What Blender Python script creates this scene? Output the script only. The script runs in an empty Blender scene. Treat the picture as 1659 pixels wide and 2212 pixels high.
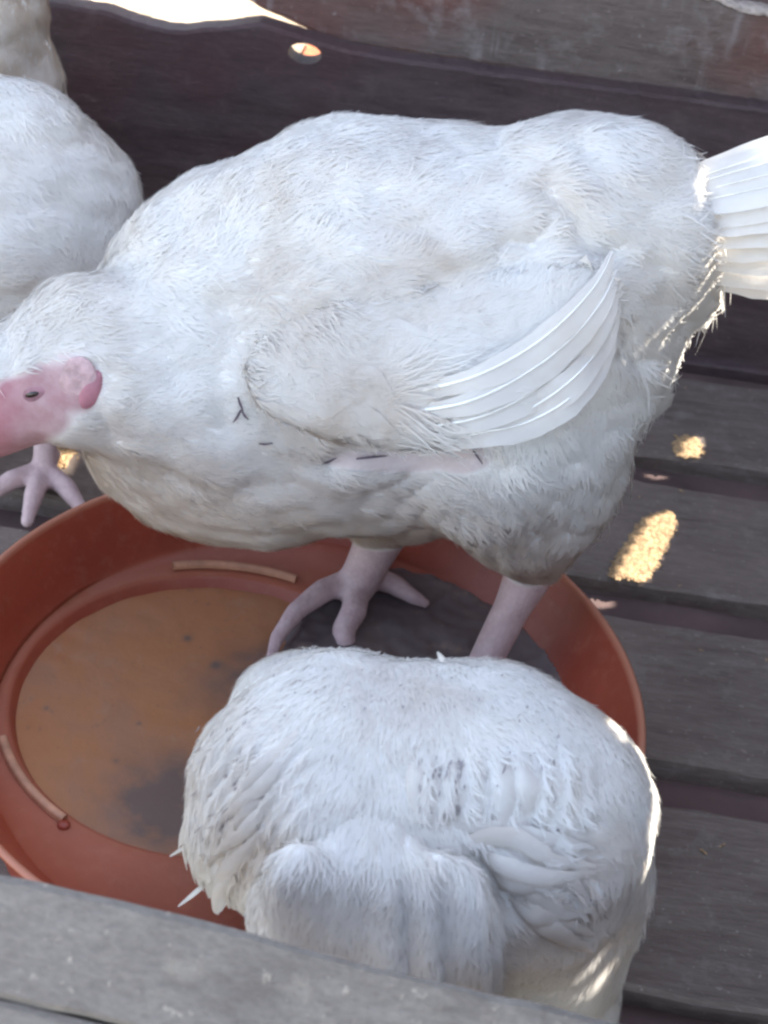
import bpy, bmesh, math, random
import numpy as np
from mathutils import Vector, Matrix, noise
from mathutils.bvhtree import BVHTree
random.seed(7); rng = np.random.default_rng(11)
C = bpy.context.scene.collection
sc = bpy.context.scene

# ------------------------------------------------------------------ camera
FPX, PIT, ROLL, CH = 1500.0, 0.637788, 0.143788, 0.6823     # focal length in pixels of a 768x1024 frame
Fv = Vector((0, math.cos(PIT), -math.sin(PIT)))
R0 = Vector((1, 0, 0)); U0 = R0.cross(Fv)
Rv = math.cos(ROLL)*R0 + math.sin(ROLL)*U0
Uv = -math.sin(ROLL)*R0 + math.cos(ROLL)*U0
cd = bpy.data.cameras.new('camera'); cam = bpy.data.objects.new('camera', cd); C.objects.link(cam)
cd.sensor_fit = 'HORIZONTAL'; cd.sensor_width = 36; cd.lens = FPX/768*36
cd.clip_start = .02; cd.clip_end = 200
m = Matrix((Rv, Uv, -Fv)).transposed().to_4x4(); m.translation = (0, 0, CH)
cam.matrix_world = m
cd.dof.use_dof = True; cd.dof.focus_distance = .80; cd.dof.aperture_fstop = 20.0
sc.camera = cam
sc.render.resolution_x, sc.render.resolution_y = 768, 1024

# ------------------------------------------------------------------ sky, sun, exposure
SUN = Vector((.78, .30, .60)).normalized()                   # towards the sun: right, a little behind the coop
SUN_STRENGTH, SKY_STRENGTH, EXPOSURE = 4.2, .15, 2.28
elev = math.asin(SUN.z); azim = math.atan2(SUN.x, SUN.y)
w = bpy.data.worlds.new('World'); sc.world = w; w.use_nodes = True
nt = w.node_tree; bg = nt.nodes['Background']
sky = nt.nodes.new('ShaderNodeTexSky'); sky.sky_type = 'NISHITA'; sky.sun_disc = False
sky.sun_elevation = elev; sky.sun_rotation = azim; sky.air_density = 1.0; sky.dust_density = 1.2
hs_ = nt.nodes.new('ShaderNodeHueSaturation'); hs_.inputs['Saturation'].default_value = .66      # thin high cloud: a paler sky
nt.links.new(sky.outputs[0], hs_.inputs['Color']); nt.links.new(hs_.outputs[0], bg.inputs[0]); bg.inputs[1].default_value = SKY_STRENGTH
sl = bpy.data.lights.new('sun', 'SUN'); sl.energy = SUN_STRENGTH; sl.angle = math.radians(.45); sl.color = (1, .93, .82)
so = bpy.data.objects.new('sun', sl); C.objects.link(so)
so.rotation_mode = 'QUATERNION'; so.rotation_quaternion = SUN.to_track_quat('Z', 'Y')
sc.view_settings.view_transform = 'Standard'; sc.view_settings.look = 'None'
sc.view_settings.exposure = EXPOSURE; sc.view_settings.gamma = 1
sc.render.engine = 'CYCLES'; sc.cycles.filter_width = 2.6
sc.cycles.max_bounces = 8; sc.cycles.diffuse_bounces = 5

# ------------------------------------------------------------------ layout helpers: a point of the photo (1659 wide) onto a real plane
K = 768/1659
def ray(x, y): return Fv + (x*K-384)/FPX*Rv - (y*K-512)/FPX*Uv
def Uy(x, y, Y): d = ray(x, y); return Vector((0, 0, CH)) + d*(Y/d.y)
def Uz(x, y, Z): d = ray(x, y); return Vector((0, 0, CH)) + d*((Z-CH)/d.z)
def mpp(P): return (Vector(P)-Vector((0, 0, CH))).dot(Fv)/FPX*K  # metres per photo unit at P

# ------------------------------------------------------------------ object helpers
def tag(o, label=None, cat=None, group=None, kind=None):
    if label: o['label'] = label
    if cat: o['category'] = cat
    if group: o['group'] = group
    if kind: o['kind'] = kind
    return o
def empty(name, loc=(0, 0, 0)):
    o = bpy.data.objects.new(name, None); C.objects.link(o); o.location = loc; o.empty_display_size = .02
    return o
def mk(name, V, Fs, mat, parent=None, smooth=True, cols=None, normals=None):
    V = np.asarray(V, float).reshape(-1, 3).copy()
    if parent is not None: V -= np.array(parent.get('_base', parent.location))
    me = bpy.data.meshes.new(name)
    me.from_pydata(V.tolist(), [], [list(map(int, f)) for f in Fs]); me.validate(); me.update()
    if smooth: me.polygons.foreach_set('use_smooth', np.ones(len(me.polygons), bool))
    for cn, cv in (cols or {}).items():
        a = me.attributes.new(cn, 'FLOAT', 'POINT'); a.data.foreach_set('value', np.asarray(cv, np.float32))
    if normals is not None: me.normals_split_custom_set_from_vertices(np.asarray(normals).tolist())
    me.materials.append(mat)
    o = bpy.data.objects.new(name, me); C.objects.link(o)
    if parent is not None: o.parent = parent
    return o
def from_bm(name, bm, mat, parent=None, smooth=False):
    V = [v.co[:] for v in bm.verts]; bm.verts.index_update()
    Fs = [[v.index for v in f.verts] for f in bm.faces]
    return mk(name, V, Fs, mat, parent, smooth)

# ------------------------------------------------------------------ materials
def N(t, typ, **kw):
    n = t.nodes.new(typ)
    for k_, v in kw.items(): setattr(n, k_, v)
    return n
def newmat(name):
    m_ = bpy.data.materials.new(name); m_.use_nodes = True; t = m_.node_tree; t.nodes.clear()
    out = N(t, 'ShaderNodeOutputMaterial'); p = N(t, 'ShaderNodeBsdfPrincipled'); t.links.new(p.outputs[0], out.inputs[0])
    return m_, t, p, out
def ramp(t, src, stops):
    r = N(t, 'ShaderNodeValToRGB'); t.links.new(src, r.inputs[0]); e = r.color_ramp.elements
    while len(e) < len(stops): e.new(.5)
    for el, (pos, col) in zip(e, stops):
        el.position = pos; el.color = (col if len(col) == 4 else (*col, 1)) if hasattr(col, '__len__') else (col, col, col, 1)
    return r.outputs[0]
def tex(t, vec, scale, detail=4, rough=.6, dist=0):
    n = N(t, 'ShaderNodeTexNoise'); n.inputs['Scale'].default_value = scale; n.inputs['Detail'].default_value = detail
    n.inputs['Roughness'].default_value = rough; n.inputs['Distortion'].default_value = dist
    t.links.new(vec, n.inputs['Vector']); return n.outputs['Fac']
def mapping(t, scale, rand=True):
    tc = N(t, 'ShaderNodeTexCoord'); mp = N(t, 'ShaderNodeMapping'); mp.inputs['Scale'].default_value = scale
    t.links.new(tc.outputs['Object'], mp.inputs[0])
    if rand:
        oi = N(t, 'ShaderNodeObjectInfo'); mu = N(t, 'ShaderNodeMath', operation='MULTIPLY'); mu.inputs[1].default_value = 37
        t.links.new(oi.outputs['Random'], mu.inputs[0]); cx = N(t, 'ShaderNodeCombineXYZ')
        for i in range(3): t.links.new(mu.outputs[0], cx.inputs[i])
        t.links.new(cx.outputs[0], mp.inputs['Location'])
    return mp.outputs[0]
def mixc(t, fac, a, b, mode='MIX'):
    n = N(t, 'ShaderNodeMix', data_type='RGBA', blend_type=mode)
    for s, v in ((n.inputs[0], fac), (n.inputs[6], a), (n.inputs[7], b)):
        if hasattr(v, 'links') or isinstance(v, bpy.types.NodeSocket): t.links.new(v, s)
        elif hasattr(v, '__len__'): s.default_value = (*v, 1)[:4]
        else: s.default_value = v
    return n.outputs[2]
def bump(t, p, h, dist, strength=1.0):
    b = N(t, 'ShaderNodeBump'); b.inputs['Distance'].default_value = dist; b.inputs['Strength'].default_value = strength
    t.links.new(h, b.inputs['Height']); t.links.new(b.outputs[0], p.inputs['Normal'])

def wood(name, dark, mid, light, stain=(.25, .24, .22), stain_amt=.5, red=None, along=(1.2, 9, 9), rough=.75, drip=0):
    m_, t, p, _ = newmat(name)
    v = mapping(t, along); v2 = mapping(t, (1, 1, 1))
    grain = tex(t, v, 14, 6, .65, .4); fine = tex(t, v, 60, 5, .7)
    big = tex(t, v2, 7, 4, .6, .5); spots = tex(t, v2, 38, 5, .65); micro = tex(t, v2, 220, 3, .6)
    col = ramp(t, grain, [(.3, dark), (.5, mid), (.72, light)])
    col = mixc(t, ramp(t, big, [(.38, 0), (.7, .8)]), col, tuple(c*1.35 for c in mid))
    if red: col = mixc(t, ramp(t, tex(t, v2, 5.5, 3, .5), [(.5, 0), (.68, .75)]), col, red)
    col = mixc(t, ramp(t, fine, [(.35, .35), (.6, 0)]), col, tuple(c*.5 for c in dark))
    sf = ramp(t, spots, [(.55, 0), (.72, stain_amt)])
    col = mixc(t, sf, col, stain)
    col = mixc(t, ramp(t, micro, [(.64, 0), (.72, stain_amt*.8)]), col, tuple(min(1, c*1.5) for c in stain))
    if drip:
        dv = tex(t, mapping(t, (9, 2, 1.1)), 9, 4, .6, .3); ds = ramp(t, tex(t, mapping(t, (1, 1, 1)), 6, 2, .5), [(.5, 0), (.62, 1)])
        mu = N(t, 'ShaderNodeMath', operation='MULTIPLY'); t.links.new(ramp(t, dv, [(.52, 0), (.66, drip)]), mu.inputs[0]); t.links.new(ds, mu.inputs[1])
        col = mixc(t, mu.outputs[0], col, (.42, .38, .37))
    t.links.new(col, p.inputs['Base Color']); p.inputs['Roughness'].default_value = rough
    h = mixc(t, .5, grain, fine); h = mixc(t, .35, h, spots); h = mixc(t, .25, h, micro)
    bump(t, p, h, .0035, .8)
    return m_
M_floor = wood('floor_wood', (.115, .084, .070), (.170, .132, .112), (.215, .178, .155), (.30, .27, .24), .45)
M_wall = wood('wall_wood', (.046, .027, .028), (.078, .050, .052), (.11, .076, .076), (.16, .12, .11), .3, red=(.10, .034, .032))
M_upper = wood('upper_wall_wood', (.085, .06, .05), (.155, .12, .105), (.21, .17, .15), (.36, .32, .30), .4, drip=.75, red=(.20, .06, .045))
M_rail = wood('rail_wood', (.15, .125, .105), (.21, .185, .16), (.28, .25, .215), (.40, .35, .28), .6, along=(4, 9, 9))
M_blocker = wood('sun_blocker_wood', (.10, .08, .07), (.16, .13, .11), (.2, .17, .15))

def plumage_mat(name, base=(.87, .86, .84), body=False):
    m_, t, p, out = newmat(name)
    v = mapping(t, (1, 1, 1), False)
    a = tex(t, v, 9, 4, .6, .6); b = tex(t, v, 34, 4, .6, .4); c = tex(t, v, 120, 4, .7)
    col = mixc(t, ramp(t, a, [(.48, 0), (.75, .42)]), base, (.70, .62, .52))
    col = mixc(t, ramp(t, b, [(.5, 0), (.8, .35)]), col, (.62, .57, .52))
    at = N(t, 'ShaderNodeAttribute'); at.attribute_name = 'dirt_shade'
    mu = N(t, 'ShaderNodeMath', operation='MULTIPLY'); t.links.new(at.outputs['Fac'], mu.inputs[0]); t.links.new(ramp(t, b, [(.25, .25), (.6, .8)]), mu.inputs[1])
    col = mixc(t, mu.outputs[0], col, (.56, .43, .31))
    if not body:
        rn = N(t, 'ShaderNodeNewGeometry')
        col = mixc(t, ramp(t, rn.outputs['Random Per Island'], [(0, 0), (.85, 0), (1, .10)]), col, (.5, .46, .43))
    if body:
        s = N(t, 'ShaderNodeAttribute'); s.attribute_name = 'skin'
        sc_ = ramp(t, tex(t, v, 70, 4, .6), [(.3, (.46, .33, .33)), (.7, (.60, .46, .46))])
        f = N(t, 'ShaderNodeAttribute'); f.attribute_name = 'face'
        fc = ramp(t, tex(t, v, 90, 4, .6), [(.3, (.40, .235, .25)), (.7, (.50, .36, .375))])
        rd = N(t, 'ShaderNodeAttribute'); rd.attribute_name = 'red'
        fc = mixc(t, rd.outputs['Fac'], fc, (.42, .13, .165))
        vo = N(t, 'ShaderNodeTexVoronoi'); vo.inputs['Scale'].default_value = 330; t.links.new(v, vo.inputs['Vector'])
        sc_ = mixc(t, ramp(t, vo.outputs['Distance'], [(.2, 0), (.8, .16)]), sc_, (.30, .21, .22))
        col = mixc(t, s.outputs['Fac'], col, sc_); col = mixc(t, f.outputs['Fac'], col, fc)
        bump(t, p, mixc(t, s.outputs['Fac'], mixc(t, .5, b, c), mixc(t, .65, vo.outputs['Distance'], c)), .0016, .55)
    t.links.new(col, p.inputs['Base Color']); p.inputs['Roughness'].default_value = .85
    p.inputs['Specular IOR Level'].default_value = .08
    if not body: bump(t, p, mixc(t, .45, b, mixc(t, .5, c, tex(t, v, 300, 3, .7))), .0016, .35)
    if not body:
        tr = N(t, 'ShaderNodeBsdfTranslucent'); t.links.new(col, tr.inputs[0])
        mx = N(t, 'ShaderNodeMixShader'); mx.inputs[0].default_value = .42
        t.links.new(p.outputs[0], mx.inputs[1]); t.links.new(tr.outputs[0], mx.inputs[2]); t.links.new(mx.outputs[0], out.inputs[0])
    else:
        p.inputs['Subsurface Weight'].default_value = .12; p.inputs['Subsurface Scale'].default_value = .01
        p.inputs['Subsurface Radius'].default_value = (1, .7, .6)
    return m_
M_plume = plumage_mat('plumage'); M_body = plumage_mat('hen_skin_and_down', (.74, .725, .70), body=True)
def plain(name, col, rough=.5, var=.15, scale=60, bmp=.0, spec=.5):
    m_, t, p, _ = newmat(name); v = mapping(t, (1, 1, 1), False); n = tex(t, v, scale, 4, .6)
    t.links.new(ramp(t, n, [(.3, tuple(c*(1-var) for c in col)), (.7, tuple(min(1, c*(1+var)) for c in col))]), p.inputs['Base Color'])
    p.inputs['Roughness'].default_value = rough; p.inputs['Specular IOR Level'].default_value = spec
    if bmp: bump(t, p, n, bmp)
    return m_
M_quill = plain('quill', (.88, .87, .84), .35)
M_eye = plain('eye', (.02, .012, .01), .15)
M_beak = plain('beak', (.62, .48, .34), .4)
M_claw = plain('claw', (.42, .34, .30), .4)
M_pin = plain('pin_gap_fleck', (.10, .07, .10), .5)
M_comb = plain('comb', (.40, .17, .21), .45, .2, 80, .001)

# red feeder plastic with dried slurry film
def plastic():
    m_, t, p, _ = newmat('red_plastic'); v = mapping(t, (1, 1, 1), False)
    n = tex(t, v, 12, 5, .6, .3); n2 = tex(t, v, 90, 5, .7)
    col = ramp(t, n, [(.3, (.235, .034, .017)), (.7, (.325, .055, .025))])
    col = mixc(t, ramp(t, n2, [(.52, 0), (.75, .3)]), col, (.40, .16, .10))
    at = N(t, 'ShaderNodeAttribute'); at.attribute_name = 'dust'
    col = mixc(t, at.outputs['Fac'], col, (.50, .24, .15))
    t.links.new(col, p.inputs['Base Color']); p.inputs['Roughness'].default_value = .42
    p.inputs['Subsurface Weight'].default_value = .1; p.inputs['Subsurface Scale'].default_value = .01
    bump(t, p, n2, .0006, .5); return m_
M_plastic = plastic()
M_rib = plain('worn_plastic', (.50, .25, .15), .5, .25, 70)
def slurry(name, stops, rough):
    m_, t, p, _ = newmat(name); v = mapping(t, (1, 1, 1), False)
    n = tex(t, v, 11, 6, .65, .8); n2 = tex(t, v, 140, 4, .7); n3 = tex(t, v, 45, 4, .7)
    col = ramp(t, n, stops); col = mixc(t, ramp(t, n2, [(.6, 0), (.72, .4)]), col, (.16, .10, .08))
    col = mixc(t, ramp(t, n3, [(.58, 0), (.74, .35)]), col, (.38, .27, .20))
    sa = N(t, 'ShaderNodeAttribute'); sa.attribute_name = 'silt'; col = mixc(t, sa.outputs['Fac'], col, (.17, .115, .095))
    t.links.new(col, p.inputs['Base Color']); p.inputs['Roughness'].default_value = rough
    bump(t, p, mixc(t, .5, n3, n2), .0012, .6); return m_
M_feed = slurry('wet_feed', [(.3, (.43, .16, .065)), (.5, (.42, .185, .085)), (.7, (.35, .175, .105))], .36)
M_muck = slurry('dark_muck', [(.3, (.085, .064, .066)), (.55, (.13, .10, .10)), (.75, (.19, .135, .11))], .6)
M_litter = plain('litter', (.42, .28, .15), .8, .5, 300)
M_soil = plain('soil', (.12, .075, .07), .9, .4, 9, .01)

# ------------------------------------------------------------------ ground and yard
def sheet(name, x0, x1, y0, y1, z, n, amp, mat, label):
    xs = np.linspace(x0, x1, n); ys = np.linspace(y0, y1, n); V = []; Fs = []
    for j, y in enumerate(ys):
        for i, x in enumerate(xs): V.append((x, y, z+amp*noise.noise(Vector((x*3, y*3, 0)))))
    for j in range(n-1):
        for i in range(n-1): a = j*n+i; Fs.append((a, a+1, a+n+1, a+n))
    return tag(mk(name, V, Fs, mat), label, 'ground', kind='structure')
def yard_mat():
    m_, t, p, _ = newmat('yard_ground'); v = mapping(t, (1, 1, 1), False)
    n = tex(t, v, 2.2, 6, .65); n2 = tex(t, v, 30, 5, .7)
    col = ramp(t, n, [(.35, (.36, .24, .14)), (.6, (.50, .40, .28))]); col = mixc(t, ramp(t, n2, [(.5, 0), (.7, .5)]), col, (.22, .17, .10))
    t.links.new(col, p.inputs['Base Color']); p.inputs['Roughness'].default_value = .9; bump(t, p, n2, .02); return m_
sheet('ground', -60, 60, -60, 60, -.16, 60, .0, yard_mat(), 'pale dusty yard ground around and below the raised coop')

tag(sheet('soil', -1.0, .615, -.45, 1.28, -.0165, 60, .003, M_soil, 'x'), 'soil sheet under the coop floor, its dark colour standing for shade in the gaps', 'ground', kind='structure')  # darker ground sheet: shade in the floor gaps put into its colour
# ------------------------------------------------------------------ planks
def plank(name, p0, size, mat, axis='x', warp=.002, seed=0, nx=90, edge=.0025, parent=None, holes=(), zedge=None):
    """a rough-sawn board along x, its lower/near/left corner at p0; irregular worn edges"""
    L, Wd, T = size; bm = bmesh.new()
    prof = []                                   # closed cross-section in (v, t) with worn corners
    e = edge
    prof = [(e, 0), (Wd*.5, 0), (Wd-e, 0), (Wd, e), (Wd, T-e), (Wd-e, T), (Wd*.75, T), (Wd*.5, T), (Wd*.25, T), (e, T), (0, T-e), (0, e)]
    rings = []
    for i in range(nx+1):
        s = L*i/nx; r = []
        for (a, b) in prof:
            q = Vector((s*6, a*20+seed*9.1, b*20))
            da = warp*noise.noise(q*1.3+Vector((seed, 0, 0)))*2 + warp*.8*noise.noise(Vector((s*45, a*90, seed)))
            db = warp*.6*noise.noise(q+Vector((0, seed*3, 5)))
            aa = a + (da if (a <= e or a >= Wd-e) else 0); bb = b + db
            if axis == 'x': co = (s, aa, bb)      # flat: width in y, thickness in z
            else: co = (s, -bb, aa)               # upright: width in z, thickness towards the camera
            r.append(bm.verts.new(Vector(p0)+Vector(co)))
        rings.append(r)
    n = len(prof)
    for i in range(nx):
        for j in range(n):
            bm.faces.new((rings[i][j], rings[i][(j+1) % n], rings[i+1][(j+1) % n], rings[i+1][j]))
    bm.faces.new(rings[0][::-1]); bm.faces.new(rings[-1])
    bmesh.ops.recalc_face_normals(bm, faces=bm.faces)
    o = from_bm(name, bm, mat, parent); bm.free(); return o

gaps = [1.205, 1.035, .858, .676, .50, .327, .15]            # gap centres between the floor planks
gw = .040
lab = ['floor plank against the back wall under the tail of the biggest hen',
       'grey brown floor plank crossed by the small round sun spot',
       'grey brown floor plank with the slanted golden strip of sunlight on it',
       'floor plank right of the feeding tray, level with the big hen feet',
       'wide bare floor plank right of the nearest hen, at the bottom right',
       'floor plank directly under the grey front rail']
for i in range(6):
    y1, y0 = gaps[i]-gw/2, gaps[i+1]+gw/2
    if i == 0: pass
    o = plank('floor_plank', (-1.0, y0, -.025), (1.62, y1-y0, .025), M_floor, 'x', .004, seed=i+1)
    tag(o, lab[i], 'plank', 'weathered planks of the coop floor')
o = plank('floor_plank', (-1.0, gaps[0]+gw/2+.0, -.028), (1.62, .12, .025), M_wall, 'x', .003, seed=9)
tag(o, 'dark floor plank running beneath the back wall boards', 'plank', 'weathered planks of the coop floor')
for x in (-.75, -.2, .36):
    o = plank('floor_joist', (0, 0, 0), (1.5, .05, .07), M_wall, 'x', .002, seed=20+x)
    o.rotation_euler = (0, 0, math.pi/2); o.location = (x, -.1, -.098)
    tag(o, {-.75: 'joist below the floor planks at far left', -.2: 'joist below the floor planks under the tray', .36: 'joist below the floor planks at right'}[x], 'joist', 'joists carrying the floor planks')

# ------------------------------------------------------------------ back wall boards (upright, facing the camera)
def upright(name, x0, x1, bottom, top, y, thick, mat, seed, nx=260, nz=26, hole=None):
    """board with bottom(x), top(x) outlines, front face at y; optional round hole (cx, cz, rx, rz)"""
    bm = bmesh.new(); F = []; B = []
    for i in range(nx+1):
        x = x0+(x1-x0)*i/nx; b, t_ = bottom(x), top(x); fr = []; bk = []
        for j in range(nz+1):
            z = b+(t_-b)*j/nz; X = x
            if hole:
                dx, dz = (X-hole[0])/hole[2], (z-hole[1])/hole[3]; d = math.hypot(dx, dz)
                if .75 < d < 1.45 : 
                    s = 1/d if abs(d-1) < .25 else 1
                    X, z = hole[0]+dx*s*hole[2], hole[1]+dz*s*hole[3]
            rel = .0022*noise.noise(Vector((X*4, z*30, seed)))
            if j in (0, nz): rel += .0022
            fr.append(bm.verts.new((X, y+rel, z))); bk.append(bm.verts.new((X, y+thick, z)))
        F.append(fr); B.append(bk)
    def inside(v4):
        if not hole: return False
        cx = sum(v.co.x for v in v4)/4; cz = sum(v.co.z for v in v4)/4
        return math.hypot((cx-hole[0])/hole[2], (cz-hole[1])/hole[3]) < .93
    op = {}
    for i in range(nx):
        for j in range(nz):
            q = (F[i][j], F[i+1][j], F[i+1][j+1], F[i][j+1]); r = (B[i][j], B[i][j+1], B[i+1][j+1], B[i+1][j])
            op[i, j] = inside(q)
            if not op[i, j]: bm.faces.new(q); bm.faces.new(r)
    def side(a, b):
        fa, fb = F[a[0]][a[1]], F[b[0]][b[1]]; ba, bb = B[a[0]][a[1]], B[b[0]][b[1]]
        try: bm.faces.new((fa, ba, bb, fb))
        except ValueError: pass
    for i in range(nx):
        side((i, 0), (i+1, 0)); side((i+1, nz), (i, nz))
    for j in range(nz):
        side((0, j+1), (0, j)); side((nx, j), (nx, j+1))
    for (i, j), v in op.items():
        if v:
            if not op[i-1, j]: side((i, j), (i, j+1))
            if not op[i+1, j]: side((i+1, j+1), (i+1, j))
            if not op[i, j-1]: side((i+1, j), (i, j))
            if not op[i, j+1]: side((i, j+1), (i+1, j+1))
    bmesh.ops.recalc_face_normals(bm, faces=bm.faces)
    o = from_bm(name, bm, mat); bm.free(); return o
YW = 1.24
def wp(x, y, Y=YW): p = Uy(x, y, Y); return (p.x, p.z)
def interp(pts):
    xs = [p[0] for p in pts]; zs = [p[1] for p in pts]
    return lambda x: float(np.interp(x, xs, zs))
def ssm_(a): a = min(1, max(0, a)); return a*a*(3-2*a)
def rag(f, a, s): return lambda x: f(x) + a*noise.noise(Vector((x*40, s, 0))) + a*.6*noise.noise(Vector((x*140, s, 3)))
low_top = rag(interp([(-1.0, .262)]+[wp(*p) for p in ((0, -25), (100, 2), (160, 14), (230, 26), (300, 50), (360, 66), (400, 68), (440, 63), (500, 58), (560, 50), (640, 75), (730, 103), (820, 122), (1150, 170), (1500, 215))]+[(.62, .238)]), .0012, 1)
hc = wp(658, 114)
o = upright('wall_board', -1.0, .62, lambda x: -.03, low_top, YW, .022, M_wall, 1, nx=540, nz=90, hole=(hc[0], hc[1]-.001, .0145, .0088))
tag(o, 'tall dark purplish board at the bottom of the back wall, with a small hole near its top edge', 'wall board', 'boards of the back wall')
up_bot = rag(interp([(-1.0, .31)]+[wp(*p, YW-.0) for p in ((100, -45), (300, -35), (480, -2), (530, 22), (556, 40), (600, 58))]+[(-.10, .232), (.62, .226)]), .001, 5)
up_top = rag(interp([(-1.0, .318), (-.1, .322)]+[wp(*p) for p in ((1470, 0), (1540, 14), (1600, 36), (1659, 45))]+[(.62, .305)]), .0022, 8)
o = upright('wall_board', -1.0, .62, up_bot, up_top, YW+.0245, .02, M_upper, 2, nx=400, nz=20)
tag(o, 'brown streaked upper board of the back wall with reddish stains and a pale top edge', 'wall board', 'boards of the back wall')
V = []; Fs = []; n = 300  # the board edge's lit line, put in as a pale jagged strip
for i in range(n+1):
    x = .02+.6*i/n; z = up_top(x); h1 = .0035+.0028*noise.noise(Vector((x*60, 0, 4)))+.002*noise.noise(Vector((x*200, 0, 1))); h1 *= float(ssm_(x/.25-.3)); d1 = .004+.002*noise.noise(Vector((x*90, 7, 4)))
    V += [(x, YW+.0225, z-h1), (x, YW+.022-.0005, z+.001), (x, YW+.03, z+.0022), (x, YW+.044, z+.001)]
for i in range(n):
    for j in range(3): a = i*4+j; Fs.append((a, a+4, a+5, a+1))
e_ = mk('lit_edge', V, Fs, plain('lit_edge_paint', (.55, .46, .40), .8, .35, 200, .002)); e_.parent = o; e_['label'] = 'top edge of the board, its lit line painted pale'
o = upright('wall_board', -1.0, .62, lambda x: .292+.0*x, lambda x: .46, YW+.047, .02, M_upper, 3, nx=160, nz=16)
tag(o, 'third board up in the back wall, only a sliver showing at the top right', 'wall board', 'boards of the back wall')
for k_, (b, t_) in enumerate(((.475, .63), (.64, .80), (.81, .97))):
    o = upright('wall_board', -1.0, .62, lambda x: b, lambda x: t_, YW+.03, .02, M_upper, 30+k_, nx=60, nz=6)
    tag(o, ['fourth', 'fifth', 'topmost'][k_]+' board of the back wall, above the view', 'wall board', 'boards of the back wall')

bp = Uy(668, 112, 1.335); bm = bmesh.new(); bmesh.ops.create_cube(bm, size=1)  # added orange block, standing for the sunlit ground behind the hole
for v in bm.verts: v.co = Vector((v.co.x*.10+bp.x+.040, v.co.y*.05+1.36, v.co.z*.20+.089))
bmesh.ops.bevel(bm, geom=bm.edges[:], offset=.004, segments=2, affect='EDGES')
for v in bm.verts: v.co += Vector((noise.noise(v.co*40), noise.noise(v.co*40+Vector((3, 0, 0))), noise.noise(v.co*40+Vector((0, 5, 0)))))*.002
tag(from_bm('block', bm, plain('block', (.42, .13, .05), .85, .3, 60, .003)), 'orange brick added outside to stand for sunlit ground, glimpsed through the small hole in the wall board', 'block'); bm.free()
# ------------------------------------------------------------------ added sun blocker at the right, out of view; holes shape the sun spots
XS = .62
def to_side(P):
    t_ = (XS-P.x)/SUN.x; Q = P+SUN*t_; return (Q.y, Q.z)
holes = []
def spot(pts, z=0.0): holes.append([to_side(Uz(x, y, z)) for x, y in pts])
def spotw(P, r): 
    c_ = to_side(P); holes.append([(c_[0]+r*math.cos(a)*(1+.3*math.sin(3*a)), c_[1]+r*math.sin(a)) for a in np.linspace(0, 2*math.pi, 12, endpoint=False)])
SPOTS = True
spot([(1392, 1118), (1448, 1104), (1462, 1130), (1428, 1200), (1388, 1270), (1345, 1276), (1306, 1252), (1342, 1190)])
spot([(1452, 985), (1462, 958), (1510, 935), (1518, 960), (1502, 998), (1458, 1000)])
spot([(1600, 800), (1659, 800), (1700, 830), (1659, 836), (1610, 826)])
spot([(90, 955), (135, 920), (170, 975), (130, 1030), (95, 1005)])
def inpoly(Y, Z, poly):
    r = np.zeros(Y.shape, bool); n = len(poly)
    for i in range(n):
        y1, z1 = poly[i]; y2, z2 = poly[(i+1) % n]
        c_ = ((z1 > Z) != (z2 > Z)) & (Y < (y2-y1)*(Z-z1)/(z2-z1+1e-12)+y1); r ^= c_
    return r

# ------------------------------------------------------------------ feeding tray
TC = (-.0362, .6339); TR = .20
tray = empty('feeder_tray', (TC[0], TC[1], 0)); tag(tray, 'big round red plastic feeding tray full of wet feed, standing among the hens', 'feeding tray')
WC = (-.049, .011); WK = .128/.170        # the sunken well is smaller than the tray and off its centre
RS = lambda r: 1 if r < .1705 else 0
RK = lambda r: WK if r < .1705 else 1
def lathe(name, prof, mat, parent, a0=0, a1=2*math.pi, n=160, dust=None, whole=False):
    full = abs(a1-a0-2*math.pi) < 1e-6; V = []; Fs = []; D = []; m_ = len(prof); na = n if full else n+1
    for i in range(na):
        a = a0+(a1-a0)*i/n
        for j, (r, z) in enumerate(prof):
            V.append((TC[0]+r*RK(r)*math.cos(a)+WC[0]*RS(r), TC[1]+r*RK(r)*math.sin(a)+WC[1]*RS(r), z)); D.append(dust[j] if dust else 0)
    closed = prof[0] == prof[-1]
    for i in range(n):
        i2 = (i+1) % na
        for j in range(m_-1): Fs.append((i*m_+j, i2*m_+j, i2*m_+j+1, i*m_+j+1))
    if not full:
        Fs.append(list(range(m_))[::-1]); Fs.append([(na-1)*m_+j for j in range(m_)])
    return mk(name, V, Fs, mat, parent, True, {'dust': D})
prof = [(0.001, .024), (.138, .024), (.145, .027), (.149, .033), (.1555, .0445), (.1575, .0462), (.161, .047), (.170, .0475), (.1735, .0482), (.1755, .0505), (.180, .060), (.1975, .0865),
        (.1985, .0895), (.2005, .0905), (.2025, .0895), (.2025, .0872), (.2000, .0865), (.181, .055), (.178, .030), (.1740, .006), (.1725, .002), (.1724, .001), (.001, .001)]
dst = [0, .1, .1, .05, .1, .3, .35, .3, .15, .05, 0, .05, .5, .7, .5, .1, 0, 0, 0, 0, 0, 0, 0]
lathe('pan', prof, M_plastic, tray, dust=dst)
def ang(x, y, z): p = Uz(x, y, z); return math.atan2(p.y-TC[1]-WC[1], p.x-TC[0]-WC[0])
rp = [(.1630, .0470), (.1630, .0500), (.1640, .0512), (.1680, .0512), (.1695, .0500), (.1695, .0470)]
lathe('rib', [(r+.0005, z+.0012) for r, z in rp], M_rib, tray, ang(658, 1212, .056), ang(375, 1215, .056), 60)
a0, a1 = ang(-40, 1600, .05), ang(142, 1765, .05)
lathe('rib', [(r-.002, z) for r, z in rp], M_rib, tray, a0, a1 if a1 > a0 else a1+2*math.pi, 60)
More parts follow.
